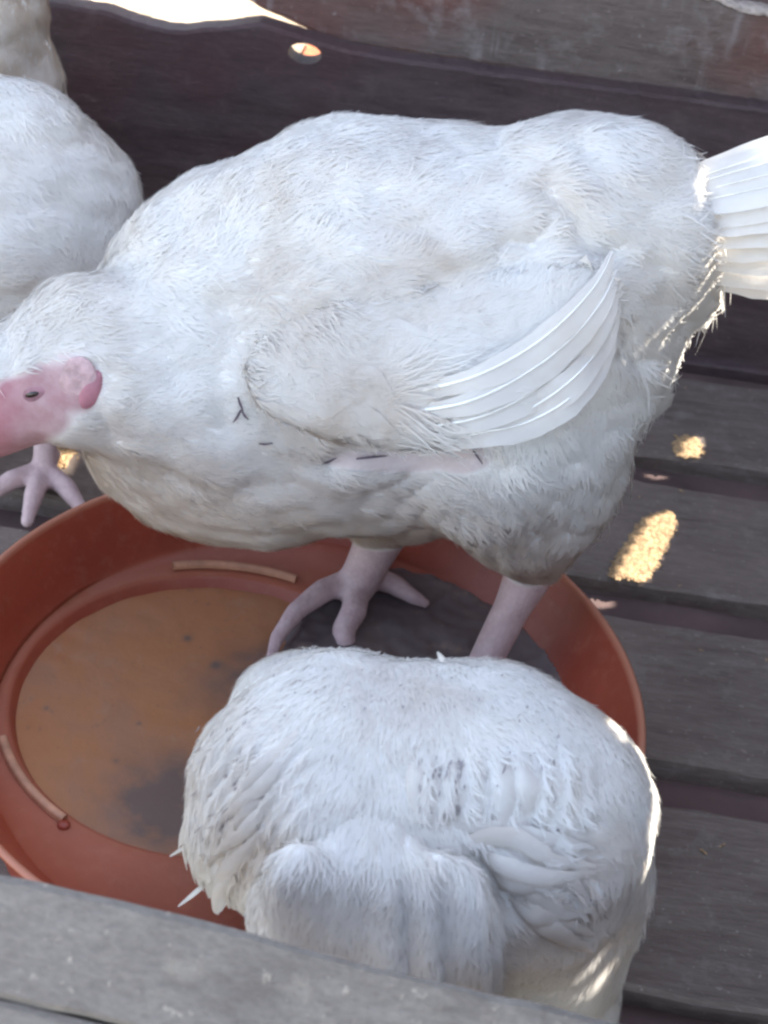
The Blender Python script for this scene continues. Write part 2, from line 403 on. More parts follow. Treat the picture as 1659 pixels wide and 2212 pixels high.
kp = Uz(138, 1790, .045); bm = bmesh.new(); bmesh.ops.create_uvsphere(bm, u_segments=12, v_segments=8, radius=.0036)
for v in bm.verts: v.co = Vector((v.co.x, v.co.y, v.co.z*.6))+Vector((kp.x, kp.y, .048))
from_bm('knob', bm, M_plastic, tray, True); bm.free()
# the wet feed: a lumpy sheet inside the pan
def field(name, rmax, hf, mat, n=150, label=None, keep=None, cat='feed', cen=(0, 0), silt=None):
    xs = np.linspace(-rmax, rmax, n); V = []; idx = {}; Fs = []
    for j, y in enumerate(xs):
        for i, x in enumerate(xs):
            if math.hypot(x, y) <= rmax and (keep is None or keep(x, y)): idx[i, j] = len(V); V.append((TC[0]+cen[0]+x, TC[1]+cen[1]+y, hf(x, y)))
    for j in range(n-1):
        for i in range(n-1):
            q = [(i, j), (i+1, j), (i+1, j+1), (i, j+1)]
            if all(a in idx for a in q): Fs.append([idx[a] for a in q])
    return tag(mk(name, V, Fs, mat, cols={'silt': [silt(v) if silt else 0 for v in V]}), label, cat, kind='stuff')
nz_ = lambda x, y, s: noise.noise(Vector((x*s, y*s, 1.7)))
SP = [(Uz(x, y, .04), a, b) for x, y, a, b in ((330, 1750, .030, 1), (400, 1700, .03, .7), (560, 1430, .022, .9), (500, 1500, .022, .6), (465, 1432, .0035, 1), (405, 1375, .003, .9), (100, 1525, .0018, 1), (250, 1640, .002, .7), (300, 1560, .0016, .8))]
def silt_f(v):
    p = Vector(v); n_ = .5+.9*noise.noise(p*90)+.4*noise.noise(p*260)
    return min(1, max(0, sum(b*math.exp(-((p.x-c_.x)**2+(p.y-c_.y)**2)/(a*a)) for c_, a, b in SP)*(.55+n_*.6)))
field('wet_feed', .1158, lambda x, y: .0385+.0004*nz_(x, y, 16)+.0006*nz_(x, y, 70), M_feed, 260, cen=WC, silt=silt_f, label='thin layer of wet tan feed covering the bottom of the red tray')
# dark muck heaped at the right-hand side: a rounded pile spilling over the ledge
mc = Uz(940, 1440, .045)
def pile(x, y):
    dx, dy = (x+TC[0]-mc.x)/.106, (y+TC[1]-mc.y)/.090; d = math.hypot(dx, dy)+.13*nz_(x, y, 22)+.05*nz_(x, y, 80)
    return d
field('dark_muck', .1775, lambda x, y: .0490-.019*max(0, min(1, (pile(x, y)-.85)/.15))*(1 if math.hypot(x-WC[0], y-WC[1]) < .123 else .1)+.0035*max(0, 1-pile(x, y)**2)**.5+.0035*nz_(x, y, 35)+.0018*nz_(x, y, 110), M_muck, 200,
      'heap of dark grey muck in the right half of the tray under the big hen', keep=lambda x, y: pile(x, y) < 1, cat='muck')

# ------------------------------------------------------------------ front rail
RW = .036
def front_rail():
    o = plank('front_rail', (-.55, 0, 0), (1.15, RW, .024), M_rail, 'x', .0013, seed=41, nx=300, edge=.002)
    return o
rail = front_rail()
A = Uy(0, 1895, .315); B_ = Uy(1350, 2212, .315)
dx = (B_-A).normalized()
nrm = Vector((0, -.60, .80)); nrm = (nrm-dx*nrm.dot(dx)).normalized()     # the board leans towards the camera
vv = nrm.cross(dx).normalized()
mm = Matrix((dx, vv, nrm)).transposed().to_4x4()
off = A - (vv*RW + nrm*.024)
# the board's local far top edge (v = .11, t = .024) passes through A
mm.translation = off; rail.matrix_world = mm
tag(rail, 'weathered grey wooden rail crossing the bottom of the view in front of the hens', 'rail')
low = plank('front_rail', (-.55, 0, 0), (1.15, .07, .024), M_rail, 'x', .0013, seed=47, nx=300, edge=.002)
mm2 = mm.copy(); mm2.translation = off-vv*.0725+nrm*.0; low.matrix_world = mm2
tag(low, 'lower grey board below the front rail, behind a thin dark crack at the bottom left', 'rail')
q_ = off+dx*(-.1)+nrm*.024; u_ = q_-Vector((0, 0, CH)); print('RAILEDGE', (u_.dot(Rv)/u_.dot(Fv)*FPX+384)/K, (512-u_.dot(Uv)/u_.dot(Fv)*FPX)/K)
# crack along the rail: a thin dark groove piece
cp = [Vector((-.0, 0, 0))]

# ------------------------------------------------------------------ hens
ICO = bmesh.new(); bmesh.ops.create_icosphere(ICO, subdivisions=3, radius=1)
ICOV = np.array([v.co[:] for v in ICO.verts]); ICOF = np.array([[v.index for v in f.verts] for f in ICO.faces]); ICO.free()
def balls_to_mesh(balls, voxel, smooth):
    V = []; Fs = []; o_ = 0
    for (c_, r, dep) in balls:
        V.append(ICOV*np.array([r, r*dep, r])+np.array(c_)); Fs.append(ICOF+o_); o_ += len(ICOV)
    return remesh(np.concatenate(V), np.concatenate(Fs), voxel, smooth)
def remesh(V, Fs, voxel, smooth):
    me = bpy.data.meshes.new('tmp'); me.from_pydata(V.tolist(), [], Fs.tolist() if hasattr(Fs, 'tolist') else Fs); ob = bpy.data.objects.new('tmp', me); C.objects.link(ob)
    md = ob.modifiers.new('r', 'REMESH'); md.mode = 'VOXEL'; md.voxel_size = voxel
    dg = bpy.context.evaluated_depsgraph_get(); dg.update(); em = bpy.data.meshes.new_from_object(ob.evaluated_get(dg))
    n = len(em.vertices); W = np.empty(n*3); em.vertices.foreach_get('co', W); W = W.reshape(-1, 3)
    Fq = [tuple(p.vertices) for p in em.polygons]
    e = np.empty(len(em.edges)*2, np.int32); em.edges.foreach_get('vertices', e); e = e.reshape(-1, 2)
    deg = np.bincount(e.ravel(), minlength=n)[:, None]
    for it in range(smooth):
        S = np.zeros_like(W); 
        for a in range(3): S[:, a] = np.bincount(e[:, 0], W[e[:, 1], a], n)+np.bincount(e[:, 1], W[e[:, 0], a], n)
        W = W*.4+.6*S/deg
    bpy.data.objects.remove(ob); bpy.data.meshes.remove(me); bpy.data.meshes.remove(em)
    return W, Fq
def chain(pts, dep=1.0, step=.16):
    """pts: list of (centre, radius[, dep]); interpolated spheres"""
    out = []
    for i in range(len(pts)-1):
        a, b = pts[i], pts[i+1]; L = (Vector(a[0])-Vector(b[0])).length; n = max(1, int(L/(step*min(a[1], b[1]))))
        for j in range(n):
            u = j/n; us = u*u*(3-2*u); da = a[2] if len(a) > 2 else dep; db = b[2] if len(b) > 2 else dep
            out.append((Vector(a[0]).lerp(Vector(b[0]), u), a[1]*(1-us)+b[1]*us, da*(1-us)+db*us))
    a = pts[-1]; out.append((Vector(a[0]), a[1], a[2] if len(a) > 2 else dep)); return out
def normals_of(V, Fq):
    F4 = np.array([f if len(f) == 4 else (*f, f[-1]) for f in Fq]); n = np.cross(V[F4[:, 2]]-V[F4[:, 0]], V[F4[:, 3]]-V[F4[:, 1]])
    o_ = np.zeros_like(V)
    for k_ in range(4):
        for a in range(3): o_[:, a] += np.bincount(F4[:, k_], n[:, a], len(V))
    return o_/(np.linalg.norm(o_, axis=1)[:, None]+1e-12), F4, np.linalg.norm(n, axis=1)
class Skin:
    """a finished body surface with a nearest-point search and feathers sown over it"""
    def __init__(s, V, Fq):
        s.V, s.F = V, Fq; s.N, s.F4, s.A = normals_of(V, Fq)
        s.bvh = BVHTree.FromPolygons([Vector(v) for v in V], Fq)
    def cam_hit(s, x, y):
        o = Vector((0, 0, CH)); d = ray(x, y).normalized(); h = s.bvh.ray_cast(o, d)
        if h[0] is None:                         # past the edge: nearest point of the surface to the ray
            best = None
            for t_ in np.linspace(.4, 1.4, 60):
                q = o+d*t_; hh = s.bvh.find_nearest(q); 
                if best is None or hh[3] < best[2]: best = (q, hh[1], hh[3])
            return best[0], best[1]
        return h[0], h[1]
def feathers(skin, count, L, W, flow, lift, seed, keep=None, ns=5, curl=.0, jit=.25, size=None, layer=0.0, ragged=True):
    """leaf shaped feathers lying along `flow`, following the surface. returns V, F, normals"""
    r = np.random.default_rng(seed); p = skin.A/skin.A.sum(); fi = r.choice(len(p), count, p=p)
    w4 = r.dirichlet((1, 1, 1, 1), count); P = (skin.V[skin.F4[fi]]*w4[:, :, None]).sum(1); Nn = skin.N[skin.F4[fi]].mean(1)
    V = []; Fs = []; NN = []; o_ = 0
    prof_w = [.30, .78, 1.0, .86, .42, .0] if ns == 5 else [.5, 1, .8, .05]
    for i in range(count):
        p0 = Vector(P[i]); n0 = Vector(Nn[i]).normalized()
        if keep and not keep(p0, n0): continue
        d = flow(p0); d = d-n0*d.dot(n0)
        if d.length < 1e-5: continue
        d.normalize(); s = n0.cross(d); a = r.normal(0, jit); d = d*math.cos(a)+s*math.sin(a); s = n0.cross(d)
        k_ = size(p0) if size else 1; l = L*k_*r.uniform(.7, 1.25); wd = W*k_*r.uniform(.7, 1.2); roll = r.normal(0, .12); cur = r.normal(0, .25)
        q = p0.copy(); pts = []; n_ = len(prof_w)
        lf = lift*r.uniform(.5, 1.5)
        for j in range(n_):
            u = j/(n_-1)
            if j:
                q = q+(d+s*cur*u)*(l/(n_-1)); h = skin.bvh.find_nearest(q)
                if h[0] is None: break
                n1 = h[1]; qs = h[0]; q = qs.copy()
            else: n1 = n0; qs = p0
            hh = layer+lf*u; c_ = qs+n1*hh; ww = wd*.5*prof_w[j]
            e1 = ww*(1+(r.normal(0, .12) if ragged else 0)); e2 = ww*(1+(r.normal(0, .12) if ragged else 0))
            sd = n1.cross(d); sd = sd.normalized() if sd.length > 1e-6 else s
            pts.append((c_+sd*e1+n1*e1*roll-n1*abs(e1)*.12, c_+n1*wd*.04, c_-sd*e2-n1*e2*roll-n1*abs(e2)*.12, n1, sd))
        if len(pts) < n_: continue
        for j, (a_, b_, c_, n1, sd) in enumerate(pts):
            V += [a_[:], b_[:], c_[:]]; nn = (n1+d*.10).normalized()
            NN += [(nn+sd*.09).normalized()[:], nn[:], (nn-sd*.09).normalized()[:]]
        for j in range(n_-1):
            b_ = o_+3*j; Fs += [(b_, b_+1, b_+4, b_+3), (b_+1, b_+2, b_+5, b_+4)]
        o_ += 3*n_
    return V, Fs, NN
def fibres(name, skin, parent, flow, count, L, W, lift, seed, keep=None, dirt_shade=None, jit=.22, clump=.55, size=None, layer=.0006, mat=None):
    """fine barbs of down as thin ribbons, all at once; keep(P, N) -> mask"""
    r = np.random.default_rng(seed); p = skin.A/skin.A.sum(); fi = r.choice(len(p), count, p=p)
    w4 = r.dirichlet((1, 1, 1, 1), count); P = (skin.V[skin.F4[fi]]*w4[:, :, None]).sum(1); Nn = (skin.N[skin.F4[fi]]*w4[:, :, None]).sum(1)
    Nn /= np.linalg.norm(Nn, axis=1)[:, None]
    if keep is not None: k_ = keep(P, Nn); P, Nn = P[k_], Nn[k_]
    n = len(P); d = flow.many(P); d -= Nn*(d*Nn).sum(1)[:, None]; d /= np.linalg.norm(d, axis=1)[:, None]+1e-9
    s_ = np.cross(Nn, d)
    cl = np.array([noise.noise(Vector(q)*75)+.6*noise.noise(Vector(q)*28+Vector((9, 2, 4))) for q in P])
    a = (cl*clump*1.6+r.normal(0, jit, n))[:, None]; d = d*np.cos(a)+s_*np.sin(a); s_ = np.cross(Nn, d)
    tuft = np.array([noise.noise(Vector(q)*110+Vector((3, 7, 1))) for q in P])[:, None]
    l = (L*r.uniform(.6, 1.3, n))[:, None]; wd = (W*r.uniform(.6, 1.3, n))[:, None]; lf = lift*(r.uniform(.2, 1.2, n)[:, None]+np.clip(tuft, -.3, .5)*1.0)
    cur = r.normal(0, .18, n)[:, None]
    rows = 4; V = np.empty((n, rows, 2, 3)); NN = np.empty((n, rows, 2, 3)); pw = (.8, 1, .75, .12)
    for j in range(rows):
        u = j/(rows-1); c_ = P+d*l*u+s_*cur*l*u*u+Nn*(layer+lf*u-(l*u)**2/.20)
        V[:, j, 0] = c_+s_*wd*pw[j]*.5; V[:, j, 1] = c_-s_*wd*pw[j]*.5
        nn = Nn+d*(.08*u); NN[:, j, 0] = nn+s_*.05; NN[:, j, 1] = nn-s_*.05
    NN /= np.linalg.norm(NN, axis=3)[..., None]
    b = np.arange(n)[:, None]*(rows*2); q = []
    for j in range(rows-1): q.append(np.stack([b[:, 0]+2*j, b[:, 0]+2*j+1, b[:, 0]+2*j+3, b[:, 0]+2*j+2], 1))
    F = np.concatenate(q, 0); V = V.reshape(-1, 3); base = np.array(parent.location)
    me = bpy.data.meshes.new(name); me.vertices.add(len(V)); me.vertices.foreach_set('co', (V-base).ravel().astype(np.float32))
    me.loops.add(F.size); me.loops.foreach_set('vertex_index', F.ravel().astype(np.int32)); me.polygons.add(len(F))
    me.polygons.foreach_set('loop_start', np.arange(len(F), dtype=np.int32)*4)
    me.polygons.foreach_set('use_smooth', np.ones(len(F), bool)); me.update(calc_edges=True)
    at = me.attributes.new('dirt_shade', 'FLOAT', 'POINT'); at.data.foreach_set('value', (dirt_shade(V) if dirt_shade else np.zeros(len(V))).astype(np.float32))
    me.normals_split_custom_set_from_vertices(NN.reshape(-1, 3).tolist())
    me.materials.append(mat or M_plume); o = bpy.data.objects.new(name, me); C.objects.link(o); o.parent = parent
    return o
def flow_field(pairs):
    """pairs: list of (point, direction) -> inverse distance weighted flow"""
    P = np.array([p[:] for p, _ in pairs]); D = np.array([(d.normalized())[:] for _, d in pairs])
    def f(q):
        w_ = 1/(((P-np.array(q))**2).sum(1)+1e-4)**1.5; return Vector((D*w_[:, None]).sum(0))
    f.many = lambda Q: (lambda w_: w_@D)(1/(((Q[:, None, :]-P[None])**2).sum(2)+1e-4)**1.5)
    return f
def add_plumage(name, skin, parent, flow, parts, dirt_shade=None, mat=None):
    V = []; Fs = []; NN = []
    for pr in parts:
        v, f, n = feathers(skin, flow=flow, **pr); o_ = len(V); V += v; NN += n; Fs += [tuple(a+o_ for a in q) for q in f]
    Va = np.array(V)
    D = dirt_shade(Va) if dirt_shade else np.zeros(len(Va))
    return mk(name, Va, Fs, mat or M_plume, parent, True, {'dirt_shade': D}, NN)
def vane(name, pts, widths, parent, mat=None, up=None, asym=.35, camber=.12, quill=True, nq=14, seed=0, quill_r=.0007, dirt_shade=0.0, bend=None):
    """one large feather: spine through pts (3-D), a cambered vane with a notched edge and a pale quill as its sub-part"""
    r = np.random.default_rng(seed); n = nq; P = [Vector(p) for p in pts]; cum = [0]
    for a, b in zip(P, P[1:]): cum.append(cum[-1]+(b-a).length)
    def at(u):
        s = u*cum[-1]; k_ = max(0, min(len(P)-2, int(np.searchsorted(cum, s)-1)))
        def cat(p0, p1, p2, p3, t_): return .5*((2*p1)+(p2-p0)*t_+(2*p0-5*p1+4*p2-p3)*t_*t_+(3*p1-p0-3*p2+p3)*t_**3)
        t_ = (s-cum[k_])/(cum[k_+1]-cum[k_]+1e-9)
        return cat(P[max(0, k_-1)], P[k_], P[k_+1], P[min(len(P)-1, k_+2)], t_)
    V = []; Fs = []; cols = 7; sp = []
    for i in range(n+1):
        u = i/n; c_ = at(u); d = (at(min(1, u+.02))-at(max(0, u-.02))).normalized()
        nn = Vector(up if up is not None else (0, -.6, .8)); nn = (nn-d*nn.dot(d)).normalized(); s = nn.cross(d)
        wd = float(np.interp(u, np.linspace(0, 1, len(widths)), widths)); sp.append((c_, nn, d))
        for j in range(cols):
            t_ = j/(cols-1)*2-1; a = t_*(1+asym*(1 if t_ > 0 else -1)) ; e = wd*.5*a*(1+(r.normal(0, .035) if abs(t_) == 1 else 0))
            V.append((c_+s*e-nn*(camber*wd*t_*t_)+nn*.0002*r.normal())[:])
    for i in range(n):
        for j in range(cols-1): a = i*cols+j; Fs.append((a, a+1, a+cols+1, a+cols))
    o = mk(name, V, Fs, mat or M_plume, parent, True, {'dirt_shade': [dirt_shade]*len(V)})
    if quill:
        Q = []; QF = []; m_ = 6
        for i, (c_, nn, d) in enumerate(sp):
            s = nn.cross(d); rr = quill_r*(1-.7*i/n)
            for j in range(m_): a = 2*math.pi*j/m_; Q.append((c_+nn*.0006+s*rr*math.cos(a)+nn*rr*math.sin(a))[:])
        for i in range(n):
            for j in range(m_): QF.append((i*m_+j, i*m_+(j+1) % m_, (i+1)*m_+(j+1) % m_, (i+1)*m_+j))
        b_ = Vector(parent.location) if parent else Vector((0, 0, 0))
        q = mk('quill', np.array(Q)-np.array(b_), QF, M_quill); q.parent = o
    return o
def ball(name, c_, r, mat, parent, sc3=(1, 1, 1), rot=None):
    bm = bmesh.new(); bmesh.ops.create_uvsphere(bm, u_segments=20, v_segments=14, radius=1)
    for v in bm.verts:
        q = Vector((v.co.x*sc3[0], v.co.y*sc3[1], v.co.z*sc3[2]))*r
        if rot: q = rot @ q
        v.co = q+Vector(c_)
    o = from_bm(name, bm, mat, parent, True); bm.free(); return o
def S(x, y, r, Y, dep=1.0):
    """station: photo point on the upright plane Y, radius in photo units"""
    p = Uy(x, y, Y); return (p, r*mpp(p), dep)
def Sz(x, y, r, Z, dep=1.0):
    p = Uz(x, y, Z); return (p, r*mpp(p), dep)
def topx(V):
    u = np.asarray(V)-np.array([0, 0, CH]); z = u@np.array(Fv); return (u@np.array(Rv)/z*FPX+384)/K, (512-u@np.array(Uv)/z*FPX)/K, u
def ssm(a): a = np.clip(a, 0, 1); return a*a*(3-2*a)
def build_body(parent, torso, limbs, voxel=.0034, smooth=14, face=None, sculpt=None, bare=None):
    V, Fq = balls_to_mesh(torso, voxel, smooth)
    Nv = normals_of(V, Fq)[0]
    lump = np.array([.0042*noise.noise(Vector(v)*22)+.0022*noise.noise(Vector((v[0]*30, v[1]*50, v[2]*60)))+.0004*noise.noise(Vector((v[0]*70, v[1]*150, v[2]*170))) for v in V])
    if sculpt: lump = lump+sculpt(V, Nv)
    V = V+Nv*lump[:, None]
    torso_b = BVHTree.FromPolygons([Vector(v) for v in V], Fq)
    tri = []
    o_ = len(V); VV = [V]; FF = [list(f) for f in Fq]
    LP = []
    for (c_, r, dep) in limbs:
        VV.append(ICOV*np.array([r, r*dep, r])+np.array(c_)); FF += (ICOF+o_).tolist(); o_ += len(ICOV); LP.append((*c_, r))
    V2, F2 = remesh(np.concatenate(VV), FF, .0021, 2)
    skin_m = np.zeros(len(V2)); 
    for i, v in enumerate(V2):
        h = torso_b.find_nearest(Vector(v)); d = h[3]; outside = (Vector(v)-h[0]).dot(h[1]) > 0
        skin_m[i] = min(1, max(0, (d-.0015)/.002)) if outside else 0
    fm = np.zeros(len(V2))
    if face: fm = face(V2)
    red = np.zeros(len(V2))
    if face:
        x_, y_, u_ = topx(V2); red = np.clip((75-x_)/130, 0, 1)*.9
    if bare is not None: skin_m = np.maximum(skin_m, bare(V2))
    body = mk('body', V2, F2, M_body, parent, True, {'skin': skin_m, 'face': fm, 'red': red, 'dirt_shade': np.zeros(len(V2))})
    return body, Skin(V, Fq)

CB = Vector((0, 0, CH))
def dirt_shade_fn(zlo, zhi, extra=()):
    def f(Va):
        d = np.clip((zhi-Va[:, 2])/(zhi-zlo), 0, 1)*.9  # tan grows downward: dirt, with belly shade put into the colour
        for (c_, r, amt) in extra:
            q = np.linalg.norm(Va-np.array(c_[:]), axis=1); d = np.maximum(d, amt*np.clip(1-(q/r)**2, 0, 1))
        return np.clip(d+rng.normal(0, .04, len(Va)), 0, 1)
    return f
def flow_px(skin, lst):
    """lst: (x, y, dx, dy) in photo units, put on the visible side of the bird; mirrored to its far side"""
    out = []
    for x, y, dx_, dy_ in lst:
        p, n = skin.cam_hit(x, y); L = math.hypot(dx_, dy_); d = (Rv*dx_-Uv*dy_)/L; d = d-n*d.dot(n)
        out.append((p, d)); 
    return out

# ---- the biggest hen, in profile facing left, standing in the tray
def main_hen():
    Y = .745
    root = empty('hen', (.03, Y, .03)); tag(root, 'largest white hen in the middle, standing in the red tray facing left', 'hen', 'white hens')
    torso = []
    torso += chain([S(490, 865, 332, Y-.005, .86), S(620, 762, 436, Y, .80), S(800, 716, 466, Y, .78), S(960, 712, 448, Y, .80), S(1080, 690, 395, Y, .82), S(1190, 560, 300, Y, .85), S(1290, 488, 248, Y, .8), S(1390, 510, 190, Y, .75), S(1460, 540, 130, Y, .7)])
    torso += chain([S(1330, 560, 190, Y), S(1400, 640, 120, Y), S(1480, 640, 80, Y)])
    torso += chain([S(1240, 600, 200, Y), S(1400, 500, 150, Y-.01)])
    # neck towards the left and a little towards the camera, then the head
    torso += chain([S(560, 780, 300, Y-.02), S(390, 790, 232, Y-.035), S(230, 775, 195, Y-.05), S(90, 812, 146, Y-.055), S(-20, 850, 122, Y-.055)])
    torso += chain([S(100, 850, 95, Y-.07), S(20, 880, 92, Y-.07), S(-80, 930, 66, Y-.07)])
    # thighs: near one at right, far one further left
    torso += chain([S(1060, 860, 300, Y-.02), S(1130, 980, 232, Y-.02), S(1135, 1080, 158, Y-.02), S(1150, 1180, 88, Y-.022)])
    torso += chain([S(900, 900, 250, Y+.03), S(850, 1060, 130, Y+.03)])
    fl = Uz(770, 1265, .060); fl2 = Uz(745, 1385, .052)
    legs = []
    def leg(a, b, ra, rb): return chain([(a, ra), (b, rb)], 1, .5)
    palm = fl
    legs += chain([S(835, 1130, 58, Y+.025), (palm+Vector((.004, .004, .012)), 46*mpp(palm)), (palm, 44*mpp(palm))], 1, .3)
    def toe(pts, r0, r1):
        n = len(pts); return chain([(Uz(x, y, z), (r0+(r1-r0)*i/(n-1))*.000262) for i, (x, y, z) in enumerate(pts)], 1, .3)
    legs += toe([(765, 1255, .060), (700, 1275, .062), (640, 1320, .060), (600, 1375, .054), (582, 1428, .046)], 36, 13)
    legs += toe([(772, 1262, .060), (765, 1320, .060), (742, 1360, .054), (746, 1383, .052)], 36, 26)
    legs += toe([(790, 1240, .060), (850, 1262, .060), (890, 1288, .056), (918, 1303, .053)], 34, 14)
    legs += toe([(790, 1240, .062), (812, 1215, .056), (822, 1200, .05)], 30, 18)
    # near leg
    hk = S(1150, 1225, 60, Y-.022); ft = Uz(1035, 1455, .050)
    legs += chain([(hk[0], 60*.00025), (hk[0].lerp(ft, .45), 45*.000255), (ft, 42*.000255)], 1, .3)
    for tx, ty in ((930, 1490), (990, 1560), (1100, 1540), (1110, 1440)):
        legs += chain([(ft, .0105), (Uz((1035+tx)/2, (1455+ty)/2, .052), .0085), (Uz(tx, ty, .046), .0045)], 1, .3)
    e0 = Uy(75, 850, Y-.09)
    FP = np.array([(-260, 930), (-100, 862), (0, 822), (60, 800), (120, 774), (170, 768), (205, 800), (214, 845), (192, 880), (156, 900), (128, 940), (60, 985), (0, 1010), (-260, 1130)], float)
    def face_many(P):
        x, y, u = topx(P); ins = inpoly(x, y, [tuple(q) for q in FP]); dm = np.full(len(x), 1e9)
        for i in range(len(FP)):
            a, b = FP[i], FP[(i+1) % len(FP)]; e = b-a; t_ = np.clip(((x-a[0])*e[0]+(y-a[1])*e[1])/(e@e), 0, 1)
            dm = np.minimum(dm, np.hypot(x-a[0]-t_*e[0], y-a[1]-t_*e[1]))
        d = np.where(ins, dm, -dm)+9*np.sin(x/17)*np.sin(y/13)
        return np.where((P[:, 1] > Y-.02), 0, np.clip((d+10)/26, 0, 1))
    def face(v): return float(face_many(np.array([v[:]]))[0])
    def face_old(v):
        u = (v-CB); z = u.dot(Fv); x = (u.dot(Rv)/z*FPX+384)/K; y = (512-u.dot(Uv)/z*FPX)/K
        if v.y > Y-.03: return 0
        # an egg from the beak back to the ear, and its ragged border
        cx, cy = (85-x), (862-y); a = math.radians(-17); rx = cx*math.cos(a)-cy*math.sin(a); ry = cx*math.sin(a)+cy*math.cos(a)
        d = math.hypot(rx/(125 if rx < 0 else 260), ry/62)+.06*noise.noise(v*220)
        return max(0, min(1, (1.08-d)/.34))
    def sculpt(V, Nv):
        x, y, u = topx(V); vis = ssm((-(Nv*u).sum(1)/np.linalg.norm(u, axis=1)-.05)/.25)
        def gr(x0, y0, x1, y1, w_, d_):           # a soft groove along a line
            L = math.hypot(x1-x0, y1-y0); ux, uy = (x1-x0)/L, (y1-y0)/L; t_ = ((x-x0)*ux+(y-y0)*uy)/L; dd = -(x-x0)*uy+(y-y0)*ux+14*np.sin(t_*7)
            return -d_*np.exp(-(dd/w_)**2)*ssm(t_/.2+.5)*ssm((1-t_)/.2+.5)
        g = gr(690, 1005, 1050, 965, 24, .007)+gr(1150, 400, 1330, 560, 34, .005)+gr(1335, 700, 1400, 800, 22, .006)+gr(470, 640, 480, 960, 40, .003)+gr(1020, 940, 1100, 1010, 30, .005)
        g += gr(860, 290, 1080, 320, 22, .0025)+gr(900, 640, 1180, 520, 30, .003)+gr(500, 1060, 900, 1090, 26, .0028)+gr(1060, 560, 1190, 470, 16, .003)+gr(200, 780, 240, 960, 22, .003)
        a = np.arctan2(y-960, x-1030); rr = np.hypot(x-1030, y-960)
        g += .0010*np.sin(a*30)*ssm((rr-40)/80)*ssm((330-rr)/90)*ssm((y-960)/80)
        g += .0011*np.array([noise.noise(Vector((v[0]*50-v[2]*20, v[1]*30, v[2]*80+v[0]*25))) for v in V])
        return vis*g
    def bare_(P):
        x, y, u = topx(P); a = np.minimum(((x-850)/150)**2+((y-994)/27)**2, ((x-995)/66)**2+((y-988)/36)**2)
        return np.where(P[:, 1] < Y, np.clip((1.25-a)/.9, 0, .55), 0)
    body, sk = build_body(root, torso, legs, voxel=.003, smooth=16, face=face_many, sculpt=sculpt, bare=bare_)
    fl_ = flow_field(flow_px(sk, [(60, 760, 1, -.35), (200, 680, 1, -.3), (300, 620, 1, -.2), (300, 800, 1, .05), (230, 950, .8, .6), (420, 700, 1, 0), (420, 900, 1, .25), (400, 1080, .9, .45),
        (450, 470, 1, -.45), (600, 380, 1, -.35), (800, 310, 1, -.1), (1000, 300, 1, -.1), (1200, 320, 1, -.15), (1350, 320, 1, .2), (1450, 420, 1, .4), (1500, 560, 1, .3),
        (650, 600, 1, -.1), (850, 500, 1, -.2), (1050, 480, 1, -.25), (1200, 500, 1, -.1), (600, 850, 1, .15), (850, 700, 1, -.1), (1000, 650, 1, -.2),
        (600, 1080, 1, .2), (800, 1080, 1, .12), (950, 1080, 1, .3), (1100, 1000, .5, 1), (1150, 1150, .1, 1), (1260, 1000, .3, 1), (1350, 850, .5, .8), (1400, 700, .7, .7), (1480, 650, .8, .6), (1180, 800, .6, .5)]))
    def nofa(p, n): return face(p) < .06
    dirt_shade = dirt_shade_fn(.10, .25, [(sk.cam_hit(620, 700)[0], .05, .35), (sk.cam_hit(800, 880)[0], .06, .55), (sk.cam_hit(900, 620)[0], .04, .35), (sk.cam_hit(330, 1080)[0], .05, .5), (sk.cam_hit(220, 1000)[0], .035, .6), (sk.cam_hit(1200, 420)[0], .03, .15), (sk.cam_hit(1150, 1180)[0], .04, .5)])
    def sz(p):
        return .6 if p.x < -.17 else (1.0 if p.x < .0 else 1.15)
    add_plumage('plumage', sk, root, fl_, [dict(count=500, L=.034, W=.016, lift=.005, seed=3, keep=lambda p, n: p.x > .135 and n.z < .75, jit=.4)], dirt_shade)
    def kp(P, Nn):
        x, y, u = topx(P); vis = (Nn*u).sum(1) < 0
        bare = vis & ((((x-850)/150)**2+((y-994)/27)**2 < 1) | (((x-995)/66)**2+((y-988)/36)**2 < 1))
        return (face_many(P) < .22) & ~bare
    fibres('down', sk, root, fl_, 95000, .0105, .0010, .0010, 2, kp, dirt_shade)
    fibres('down', sk, root, fl_, 4000, .020, .0012, .004, 8, lambda P, Nn: (P[:, 0] > .12) & (face_many(P) < .05), dirt_shade, jit=.45)
    fibres('down', sk, root, fl_, 5000, .010, .0008, .0016, 9, kp, dirt_shade, jit=.4)
    # the folded wing: its own raised form, then the long flight feathers
    def W_(x, y, r, dep, out):
        p, n = sk.cam_hit(x, y); q = p+n*out*.0; rr = r*mpp(p)
        return (p-n*(rr*dep-out), rr, n, dep)
    st = [W_(640, 800, 120, .30, .006), W_(760, 800, 165, .26, .010), W_(900, 790, 185, .24, .012), W_(1040, 740, 160, .24, .012), W_(1160, 690, 120, .26, .011), W_(1250, 640, 75, .3, .010)]
    V = []; Fs = []; o_ = 0
    for i in range(len(st)-1):
        for j in range(10):
            u = j/10; c_ = st[i][0].lerp(st[i+1][0], u); r = st[i][1]*(1-u)+st[i+1][1]*u; n = st[i][2].lerp(st[i+1][2], u).normalized(); dp = st[i][3]*(1-u)+st[i+1][3]*u
            n = (n+Vector((-.0, -.05, .42))).normalized(); Rm = np.array(n.to_track_quat('Z', 'Y').to_matrix()); V.append((ICOV*np.array([r, r, r*dp]))@Rm.T+np.array(c_)); Fs.append(ICOF+o_); o_ += len(ICOV)
    WV, WF = remesh(np.concatenate(V), np.concatenate(Fs), .003, 5)
